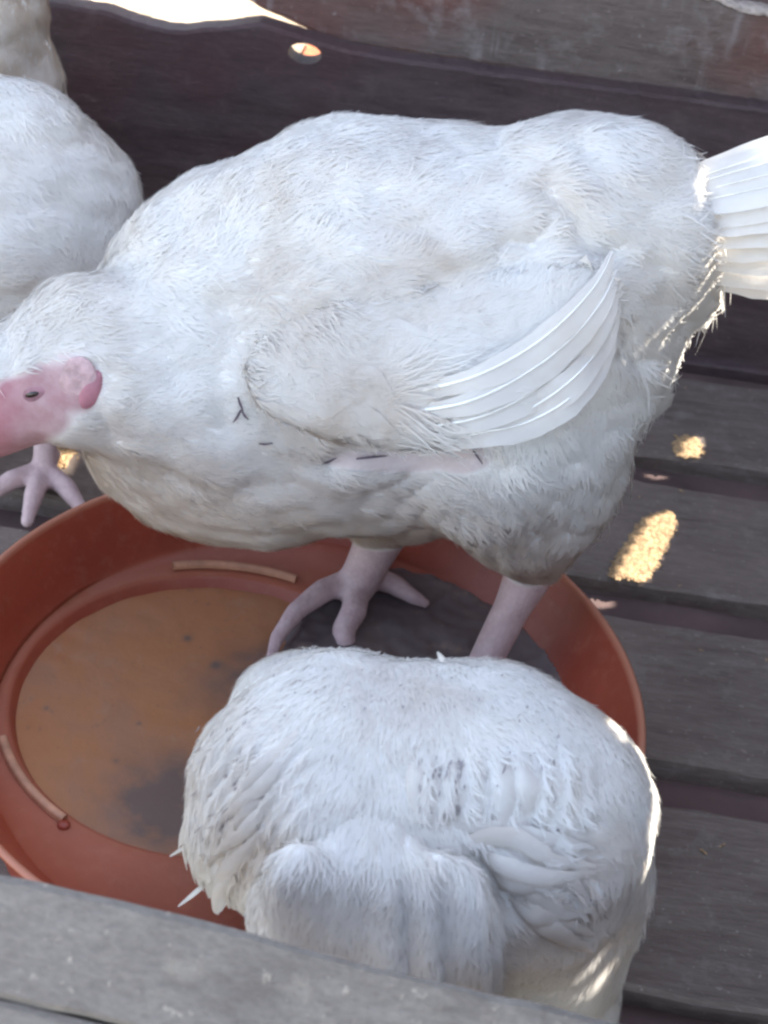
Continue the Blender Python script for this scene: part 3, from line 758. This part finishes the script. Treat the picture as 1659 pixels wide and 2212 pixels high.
    wing = mk('wing', WV, WF, M_body, root, True, {'skin': np.zeros(len(WV)), 'face': np.zeros(len(WV)), 'dirt_shade': np.zeros(len(WV))})
    ws = Skin(WV, WF)
    wf = flow_field(flow_px(ws, [(640, 800, 1, .3), (760, 700, 1, .1), (760, 900, 1, .35), (900, 700, 1, -.05), (900, 900, 1, 0), (1050, 800, 1, -.3), (1050, 650, 1, -.3), (1200, 700, .8, -.7)]))
    pl = add_plumage('plumage', ws, root, wf, [dict(count=500, L=.026, W=.014, lift=.0008, seed=5, jit=.15)], dirt_shade)
    fibres('down', ws, root, wf, 18000, .012, .0010, .0011, 6, None, dirt_shade)
    fibres('down', ws, root, wf, 1800, .026, .0010, .0045, 7, lambda P, Nn: (np.abs(topx(P)[0]-960) < 110) & (topx(P)[1] > 780), dirt_shade, layer=.003, jit=.12)
    # flight feathers: from the lower left to the wing tip at the upper right
    spines = [[(880, 850), (1020, 815), (1130, 760), (1220, 690), (1290, 610), (1322, 545)],
              [(880, 890), (1010, 868), (1130, 810), (1230, 735), (1300, 650), (1330, 585)],
              [(890, 925), (1020, 905), (1130, 858), (1230, 780), (1305, 690), (1332, 620)],
              [(900, 950), (1030, 925), (1140, 885), (1240, 815), (1308, 730), (1332, 655)],
              [(900, 975), (1020, 938), (1130, 915), (1230, 860), (1300, 780), (1328, 700)]]
    base_n = (ws.cam_hit(1040, 800)[1]+sk.cam_hit(1150, 760)[1]).normalized()
    d0 = max((ws.cam_hit(x, y)[0]-CB).dot(base_n) for x, y in ((1000, 850), (1040, 760), (1150, 720)))
    for i, s_ in enumerate(spines):
        pts = []
        for j, (x, y) in enumerate(s_):
            p, n = sk.cam_hit(x, y); pw, nw = ws.cam_hit(x, y); d = ray(x, y).normalized(); on = (pw-CB).normalized().dot(d) > .99999
            if on and (pw-CB).length < (p-CB).length: p = pw
            pts.append(p+d*(.003 if j == 0 else -.0045-.0012*(4-i)))
        vane('flight_feather', pts, [.005, .010, .0145, .015, .011, .003], root, up=base_n, asym=-.25, camber=.05, seed=i, quill_r=.0009, nq=22, dirt_shade=.12)
    fibres('down', sk, root, fl_, 7000, .030, .0013, .004, 88, lambda P, Nn: (P[:, 0] > .155) & (np.abs(topx(P)[1]-480) < 190), dirt_shade, jit=.3)
    # tail: a fan of broad feathers out of the right-hand side
    b0 = Uy(1400, 500, Y)
    for i in range(19):
        u = i/18; side = (i % 2)*2-1
        ex, ey = 1830+20*math.sin(i*2.1), 280+u*350+10*math.sin(i*3.3)
        sx, sy = 1400+20*(u-.5), 420+u*150
        Yo = Y-.035*math.sin(u*math.pi)-.006*(i % 2)
        p0, p2 = Uy(sx, sy, Y), Uy(ex, ey, Yo); p1 = p0.lerp(p2, .5)+Vector((0, -.008, .004))
        vane('tail_feather', [p0, p1, p2], [.012, .019, .023, .021, .006], root, up=(.12, -.45+.1*math.sin(i*1.7), .85), asym=.1, camber=.12, seed=40+i, quill_r=.0005, dirt_shade=.05)
    # head parts
    hs = Skin(np.array([v.co[:] for v in body.data.vertices])+np.array(root.location), [tuple(p.vertices) for p in body.data.polygons])
    def frame(n, tilt): a = (Rv+Uv*tilt); a = (a-n*a.dot(n)).normalized(); return Matrix((a, n.cross(a), n)).transposed()
    pe, ne = hs.cam_hit(70, 852); Rt = frame(ne, .30)
    ball('eye', pe-ne*.0002, .0050, M_eye, root, (1, .36, .30), Rt)
    ball('eyelid', pe-ne*.0022, .0098, plain('eyelid', (.30, .15, .18), .6, .3, 200, .001), root, (1, .55, .30), Rt)
    pr, nr = hs.cam_hit(196, 845); ball('ear_lobe', pr-nr*.0022, .0092, M_comb, root, (.62, 1.25, .36), frame(nr, -.5))
    pr2, nr2 = hs.cam_hit(165, 825); ball('ear', pr2-nr2*.0021, .0120, plain('ear_skin', (.50, .34, .35), .6, .3, 120, .002), root, (.85, 1.15, .22), frame(nr2, -.4))
    for (a_, b_) in (((515, 855), (527, 885)), ((522, 880), (506, 908)), ((524, 885), (538, 902)), ((900, 905), (910, 912)), ((560, 955), (590, 953)), ((695, 1000), (730, 985)), ((770, 992), (835, 984)), ((1020, 960), (1040, 1000)), ((1150, 690), (1190, 668)), ((1080, 745), (1120, 728)), ((990, 800), (1015, 790))):
        p0, n0 = sk.cam_hit(*a_); p1, n1 = sk.cam_hit(*b_); vane('pin_gap_fleck', [p0+n0*.002, (p0+p1)/2+n0*.003, p1+n1*.0022], [.0009, .0014, .0004], root, M_pin, up=n0, quill=False, nq=5)
    bk = Uy(-150, 960, Y-.07); b0_ = Uy(-60, 905, Y-.07)
    bm = bmesh.new()
    bmesh.ops.create_cone(bm, cap_ends=True, segments=16, radius1=.012, radius2=.002, depth=(bk-b0_).length*1.5)
    q = (bk-b0_).to_track_quat('Z', 'Y').to_matrix().to_4x4(); q.translation = b0_.lerp(bk, .7)
    bmesh.ops.transform(bm, matrix=q, verts=bm.verts); from_bm('beak', bm, M_beak, root, True); bm.free()
    top = Uy(-60, 800, Y-.06)
    cb = chain([(top+Vector((.012, 0, -.004)), .004), (top+Vector((-.002, 0, .006)), .005), (top+Vector((-.02, 0, .0)), .005), (top+Vector((-.035, 0, -.014)), .003)], .5, .3)
    CV, CF = balls_to_mesh(cb, .0015, 2); mk('comb', CV, CF, M_comb, root)
    wt = Uy(-40, 985, Y-.075); ball('wattle', wt+Vector((-.02, 0, -.004)), .009, M_comb, root, (1, .4, 1.3))
    return sk
main_sk = main_hen()

# ---- the nearest hen, its back to the camera, bent over the tray
def near_hen():
    Y = .455
    root = empty('hen', (.03, Y, .0)); tag(root, 'nearest white hen bending down behind the front rail, its right flank lit by sun', 'hen', 'white hens')
    torso = []
    torso += chain([S(640, 1700, 235, Y, 1.1), S(760, 1720, 312, Y, 1.0), S(900, 1790, 385, Y, .9), S(1040, 1790, 368, Y, .9), S(1108, 1770, 311, Y, .95)])
    torso += chain([S(1108, 1770, 311, Y, .95), S(1120, 1900, 285, Y, .9), S(1105, 2060, 255, Y-.01, .8), S(1080, 2250, 245, Y-.02, .7)])
    torso += chain([S(700, 1700, 240, Y, 1), S(560, 1770, 168, Y-.01, 1)])
    torso += chain([S(900, 1850, 300, Y+.03, 1), S(860, 2000, 300, Y+.02, 1)])
    # neck and head down into the tray beyond the body
    nb = Uy(820, 1600, Y+.06)
    torso += chain([(nb+Vector((0, 0, -.06)), .075), (Vector((-.02, Y+.10, .115)), .05), (Vector((-.035, Y+.13, .085)), .03), (Vector((-.045, Y+.15, .070)), .020)])
    legs = []
    for x in (-.005, .075):
        legs += chain([(Vector((x, Y+.0, .13)), .013), (Vector((x, Y-.01, .03)), .009), (Vector((x, Y-.0, .014)), .009)], 1, .4)
        for a in (-.6, 0, .6, 3.0): legs += chain([(Vector((x, Y, .012)), .008), (Vector((x+.045*math.sin(a), Y+.045*math.cos(a), .006)), .005)], 1, .4)
    def sculpt(V, Nv):
        x, y, u = topx(V); vis = ssm((-(Nv*u).sum(1)/np.linalg.norm(u, axis=1)-.05)/.25)
        # shoulder feathers: upright ridges ending in a step
        a = ssm((x-870)/60)*ssm((1290-x)/60)*ssm((y-1590)/110)*ssm((1775+.05*(x-1000)-y)/22)
        ridges = a*(.0022*np.sin((x+.10*(y-1700)+8*np.sin(y/40))/50*2*np.pi)+.0036)
        # folded secondaries fanning out of a point low on the right
        ang_ = np.arctan2(y-2010, x-1345); rad = np.hypot(x-1345, y-2010)
        b = ssm((rad-50)/60)*ssm((430-rad)/60)*ssm((ang_+2.98)/.25)*ssm((-1.98-ang_)/.25)
        b = b*(1-a)
        saw = ((ang_*4.6+.25*np.sin(rad/70)) % 1.0)
        ridges += b*(.0065*(saw**1.3)-.0015)
        # left flank: slanting ridges
        c = ssm((x-430)/50)*ssm((690-x)/60)*ssm((y-1560)/80)*ssm((1900-y)/60)
        ridges += c*.0024*np.sin((y*.62+x*.8)/34*2*np.pi)
        # a groove between the wing and the rump
        g = np.exp(-(((x-(1010+.55*(y-1790)))/26)**2))*ssm((y-1790)/60)*ssm((2000-y)/60)
        return vis*(ridges-.009*g)
    body, sk = build_body(root, torso, legs, voxel=.0024, smooth=22, sculpt=sculpt)
    # the rump and folded tail: a lobe nearer to the camera
    Yt = Y-.075
    lobe = chain([S(830, 1640, 90, Yt+.062, .7), S(815, 1750, 120, Yt+.046, .7), S(800, 1850, 150, Yt+.030, .65), S(800, 1960, 200, Yt+.014, .55), S(805, 2080, 262, Yt+.01, .5), S(810, 2250, 285, Yt, .5)])
    lobe += chain([S(660, 1960, 130, Yt+.01, .7), S(680, 2120, 150, Yt, .7)]) + chain([S(960, 1900, 95, Yt+.01, .5), S(960, 2060, 125, Yt, .5), S(965, 2250, 130, Yt, .5)])
    lobe += chain([S(655, 1890, 85, Yt+.008, .6), S(665, 1970, 105, Yt+.004, .6)])
    LV, LF = balls_to_mesh(lobe, .0024, 24)
    LN = normals_of(LV, LF)[0]; x, y, u = topx(LV); vis = ssm((-(LN*u).sum(1)/np.linalg.norm(u, axis=1)-.05)/.25)
    px_ = x-.10*(y-1950); st = sum(ssm((e-px_)/13)*ssm((px_-e+95)/90) for e in (865, 945, 1040, 1100))
    dsp = vis*ssm((y-1830)/120)*.0046*st+vis*.003*np.exp(-((x-640)/80)**2-((y-1880)/70)**2)
    dsp += np.array([.0030*noise.noise(Vector(v)*30)+.0010*noise.noise(Vector((v[0]*150, v[1]*40, v[2]*30))) for v in LV])
    LV = LV+LN*dsp[:, None]
    mk('tail', LV, LF, M_body, root, True, {'skin': np.zeros(len(LV)), 'face': np.zeros(len(LV)), 'dirt_shade': np.zeros(len(LV))})
    ls = Skin(LV, LF)
    fl_ = flow_field(flow_px(sk, [(800, 1430, 0, 1), (600, 1500, -.5, 1), (500, 1620, -.5, 1), (430, 1780, -.2, 1), (600, 1700, -.6, .9), (480, 1880, -.3, .8), (700, 1620, -.3, 1), (900, 1600, .05, 1), (1000, 1500, .2, 1),
        (1150, 1550, .4, 1), (1100, 1700, .2, 1), (1250, 1650, .3, 1), (1350, 1600, .3, 1), (1380, 1750, 0, 1), (1150, 1850, 1, .3), (1250, 1850, .9, .4), (1200, 1950, 1, .4), (1320, 1950, -.1, 1), (1250, 2100, 0, 1)]))
    dirt_shade = dirt_shade_fn(.0, .06, [(sk.cam_hit(540, 1850)[0], .03, .4), (sk.cam_hit(1330, 1900)[0], .03, .5), (sk.cam_hit(850, 1500)[0], .04, .2), (sk.cam_hit(1180, 1980)[0], .03, .35)])
    def reg(cx, cy, rx, ry):
        def f(p, n):
            u = p-CB; z = u.dot(Fv); x = (u.dot(Rv)/z*FPX+384)/K; y = (512-u.dot(Uv)/z*FPX)/K
            return n.dot(u) < 0 and ((x-cx)/rx)**2+((y-cy)/ry)**2 < 1
        return f
    zA, zB, zC = reg(1075, 1700, 200, 100), reg(1160, 1880, 180, 130), reg(545, 1745, 120, 150)
    def bare(p, n): return not (zA(p, n) or zB(p, n) or zC(p, n))
    zz = lambda P, Nn: np.array([not bare(Vector(a), Vector(b)) for a, b in zip(P, Nn)])
    add_plumage('plumage', sk, root, fl_, [dict(count=3200, L=.020, W=.008, lift=.0025, seed=18, keep=reg(430, 1850, 90, 100), jit=.25)], dirt_shade)
    fibres('down', sk, root, fl_, 66000, .0085, .0009, .0007, 12, None, dirt_shade, jit=.16, clump=.35)
    fibres('down', sk, root, fl_, 3000, .009, .0006, .0014, 19, None, dirt_shade, jit=.45)
    lf = flow_field(flow_px(ls, [(800, 1850, 0, 1), (650, 1950, -.2, 1), (950, 1900, .2, 1), (1000, 2050, .05, 1), (700, 2000, -.1, 1), (850, 2000, 0, 1)]))
    fibres('down', ls, root, lf, 20000, .0085, .0009, .0006, 14, None, None, jit=.15, clump=.35)
    def lay(spine, widths, up_at, seed, out, camber, dirt_shade, nm='flight_feather'):
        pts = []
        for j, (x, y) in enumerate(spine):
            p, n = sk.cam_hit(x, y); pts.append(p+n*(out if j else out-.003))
        vane(nm, pts, widths, root, up=sk.cam_hit(*up_at)[1], camber=camber, asym=.2, seed=seed, quill=False, dirt_shade=dirt_shade, nq=20)
    for i in range(7):  # tan tint on these pleats puts the shadows between them into colour
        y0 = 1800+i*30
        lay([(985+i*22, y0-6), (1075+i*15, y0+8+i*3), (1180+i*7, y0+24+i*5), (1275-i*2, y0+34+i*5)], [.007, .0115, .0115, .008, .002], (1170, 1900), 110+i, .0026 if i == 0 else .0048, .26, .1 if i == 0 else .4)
    for i in range(8):
        x0 = 905+i*43
        lay([(x0-6, 1630), (x0+2, 1700), (x0+7, 1778+6*math.sin(i*2))], [.006, .010, .0105, .003], (1050, 1700), 140+i, .0030, .24, .15, 'covert')
    for i in range(7):
        lay([(650-i*14, 1585+i*42), (570-i*12, 1665+i*42), (500-i*10+i*i, 1745+i*36)], [.006, .010, .010, .003], (520, 1740), 160+i, .0030, .20, .15)
    fr = np.random.default_rng(5); FV = []; FF = []  # grey slivers: shaded gaps between the feathers put in as colour
    for (cx, cy, rx, ry, n_, ang0, ln) in ((510, 1690, 75, 130, 46, 2.25, 26), (960, 1690, 50, 60, 26, 1.75, 26), (1080, 1700, 120, 60, 26, 1.65, 22), (1190, 1790, 50, 10, 6, 2.5, 18), (880, 1500, 300, 50, 22, 2.3, 10), (700, 1990, 60, 60, 8, 2.2, 12), (1100, 1620, 120, 60, 10, 1.9, 10), (1240, 1940, 60, 40, 6, .8, 20)):
        for k_ in range(n_):
            x, y = cx+rx*fr.uniform(-1, 1), cy+ry*fr.uniform(-1, 1); a = ang0+fr.normal(0, .15); l = ln*fr.uniform(.5, 1.2)
            p, n = sk.cam_hit(x, y); q, m_ = sk.cam_hit(x+l*math.cos(a), y+l*math.sin(a)); d = (q-p); sd = n.cross(d).normalized()*fr.uniform(.00025, .0006); o_ = len(FV)
            mid = (p+q)/2; h = .0022
            FV += [(p+n*h)[:], (mid+n*h+sd)[:], (q+m_*h)[:], (mid+n*h-sd)[:], (mid+n*(h-.0006))[:]]
            FF += [(o_, o_+1, o_+2, o_+3), (o_+1, o_, o_+4), (o_+2, o_+1, o_+4), (o_+3, o_+2, o_+4), (o_, o_+3, o_+4)]
    fk = mk('pin_gap_fleck', FV, FF, plain('feather_gap_grey', (.30, .27, .28), .6), root, False); fk['kind'] = 'stuff'; next(c for c in root.children if c.name.startswith('plumage'))['kind'] = 'stuff'
    for (a, b) in (((440, 1800), (366, 1850)), ((440, 1910), (384, 1958)), ((960, 1425), (945, 1408))):
        q0 = Uy(*a, Y-.0); q1 = Uy(*b, Y-.0); vane('covert', [q0, q0.lerp(q1, .5), q1], [.0024, .0022, .0006], root, quill=False, nq=6)
    return sk
near_sk = near_hen()

# ---- the hen behind at left and another one further back
def back_hen(Y, stations, label, seed, base, flow_list, legs_px=None, shade_tint=0.0):
    root = empty('hen', base); tag(root, label, 'hen', 'white hens')
    torso = chain(stations)
    legs = []
    for (x, y) in legs_px or ():
        legs += chain([(Vector((x, y, .12)), .013), (Vector((x, y-.005, .04)), .0085), (Vector((x, y-.01, .013)), .009)], 1, .4)
        for a, l in ((2.3, .05), (3.1, .055), (3.9, .05), (0, .03)):
            legs += chain([(Vector((x, y-.01, .012)), .0085), (Vector((x+l*.55*math.sin(a), y-.01+l*.55*math.cos(a), .014)), .0075), (Vector((x+l*math.sin(a), y-.01+l*math.cos(a), .006)), .005)], 1, .4)
    body, sk = build_body(root, torso, legs)
    f = flow_field(flow_px(sk, flow_list))
    fibres('down', sk, root, f, 34000, .012, .0011, .0012, seed+1, None, dirt_shade_fn(.05, .16) if not shade_tint else (lambda Va: np.full(len(Va), shade_tint)))
    return root, sk
Yb = .93
r3, sk3 = back_hen(Yb, [S(-300, 420, 150, Yb, .9), S(-160, 480, 270, Yb, .85), S(0, 500, 318, Yb, .8), S(60, 490, 246, Yb, .8), S(40, 440, 225, Yb, .8), S(20, 330, 168, Yb, .8), S(90, 300, 92, Yb, .8)],
    'white hen at the left edge, behind the neck of the largest hen', 31, (-.3, Yb, 0),
    [(0, 200, .6, .8), (100, 250, .7, .8), (200, 330, .6, .9), (100, 450, .9, .5), (0, 600, 1, .2), (250, 450, .3, 1), (0, 400, 1, .4), (-200, 400, 1, .3)], [(-.255, .905), (-.345, .93)])
Yc = 1.12
r4, sk4 = back_hen(Yc, [S(-60, -250, 90, Yc, .8), S(-40, -60, 125, Yc, .8), S(-30, 60, 138, Yc, .8), S(-60, 220, 200, Yc, .7), S(-160, 380, 220, Yc, .7)],
    'white hen, its shade painted as a tan tint, at the top left corner, mostly out of view', 51, (-.42, Yc, 0),
    [(0, 0, .2, 1), (60, 60, .2, 1), (0, 120, .1, 1), (-100, 200, -.3, 1)], [(-.44, 1.12), (-.52, 1.12)], shade_tint=.9)  # the tan tint puts the shade on this hen into its colour

# ------------------------------------------------------------------ litter and streaks
def bits(name, n, mat, label, region, seed, smin=.0008, smax=.003, z0=0.001):
    r = np.random.default_rng(seed); V = []; Fs = []
    for i in range(n):
        x, y = region(r)
        if x is None: continue
        if any(abs(y-g) < gw/2+.003 for g in gaps): continue
        if math.hypot(x-TC[0], y-TC[1]) < .205: continue
        s = r.uniform(smin, smax); a = r.uniform(0, 6.28); l = s*r.uniform(1, 3.2); h = s*r.uniform(.3, .8); o_ = len(V)
        ca, sa = math.cos(a), math.sin(a)
        for (u, v, t_) in ((-1, -.5, 0), (1, -.6, 0), (1.1, .5, 0), (-.9, .6, 0), (-.6, -.2, 1), (.7, -.3, .8), (.6, .3, 1), (-.6, .3, .7)):
            V.append((x+ca*u*l-sa*v*s, y+sa*u*l+ca*v*s, z0+h*t_))
        Fs += [tuple(o_+k_ for k_ in q) for q in ((4, 5, 6, 7), (0, 1, 5, 4), (1, 2, 6, 5), (2, 3, 7, 6), (3, 0, 4, 7))]
    return tag(mk(name, V, Fs, mat, smooth=False), label, 'litter', kind='stuff')
bits('litter', 260, M_litter, 'scattered crumbs of dry litter and feed on the floor planks', lambda r: (r.uniform(-.5, .6), r.uniform(.35, 1.22)), 3, .0004, .0012)
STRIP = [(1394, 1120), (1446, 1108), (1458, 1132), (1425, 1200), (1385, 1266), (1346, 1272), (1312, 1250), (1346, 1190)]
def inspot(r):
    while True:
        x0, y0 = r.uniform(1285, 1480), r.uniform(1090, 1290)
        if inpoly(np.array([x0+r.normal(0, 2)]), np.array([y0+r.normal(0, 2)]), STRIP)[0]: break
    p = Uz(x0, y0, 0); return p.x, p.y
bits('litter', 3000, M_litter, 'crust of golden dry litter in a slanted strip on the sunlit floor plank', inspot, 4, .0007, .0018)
def inspot2(r):
    a, q = r.uniform(0, 6.28), r.uniform(0, 1)**.5; p = Uz(1484+28*q*math.cos(a), 968+24*q*math.sin(a), 0); return p.x, p.y
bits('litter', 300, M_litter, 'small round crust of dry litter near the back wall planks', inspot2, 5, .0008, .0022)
def inspot3(r):
    a, q = r.uniform(0, 6.28), r.uniform(0, 1)**.5; p = Uz(128+28*q*math.cos(a), 972+40*q*math.sin(a), 0); return p.x, p.y
bits('litter', 200, M_litter, 'bright speck of litter under the beak of the largest hen', inspot3, 6, .0008, .002)

# ------------------------------------------------------------------ the added sun-blocking sheet, holes cut to shape the sun spots
def sun_on(sk, pts, r):
    for (x, y) in pts: spotw(sk.cam_hit(x, y)[0], r)
sun_on(near_sk, [(1400, 1640), (1412, 1700), (1412, 1760), (1388, 1590), (1355, 1555), (1410, 1800), (1400, 1850)], .0085)
sun_on(near_sk, [(1262, 2100), (1266, 2140)], .005)
for P_ in (Uy(1660, 330, .748), Uy(1670, 400, .748), Uy(1685, 470, .748), Uy(1700, 540, .748), Uy(1700, 610, .748), Uy(1740, 400, .745), Uy(1750, 500, .745)): spotw(P_, .018)
y0, y1, z0, z1 = -.5, 1.30, -.16, 1.15; h_ = .004
ny, nz2 = int((y1-y0)/h_), int((z1-z0)/h_); Yg = y0+(np.arange(ny)+.5)*h_; Zg = z0+(np.arange(nz2)+.5)*h_
YY, ZZ = np.meshgrid(Yg, Zg, indexing='ij'); op = np.zeros(YY.shape, bool)
for poly in holes: op |= inpoly(YY, ZZ, poly)
# merge solid cells of each column into tall strips to keep it light
V = []; Fs = []
def box(a, b, c_, d):
    o_ = len(V)
    for x in (XS, XS+.004):
        V.extend([(x, a, c_), (x, b, c_), (x, b, d), (x, a, d)])
    for q in ((0, 3, 2, 1), (4, 5, 6, 7), (0, 1, 5, 4), (2, 3, 7, 6), (1, 2, 6, 5), (3, 0, 4, 7)): Fs.append(tuple(o_+k_ for k_ in q))
i = 0
while i < ny:
    j = i
    while j+1 < ny and (op[j+1] == op[i]).all(): j += 1
    a, b = y0+i*h_, y0+(j+1)*h_; col = op[i]; k_ = 0
    while k_ < nz2:
        if col[k_]: k_ += 1; continue
        e = k_
        while e+1 < nz2 and not col[e+1]: e += 1
        box(a, b, z0+k_*h_, z0+(e+1)*h_); k_ = e+1
    i = j+1
tag(mk('sun_blocker', V, Fs, M_blocker, smooth=False), 'added unseen sheet at the right that blocks the sun, with holes shaping the sun patches', 'wall')
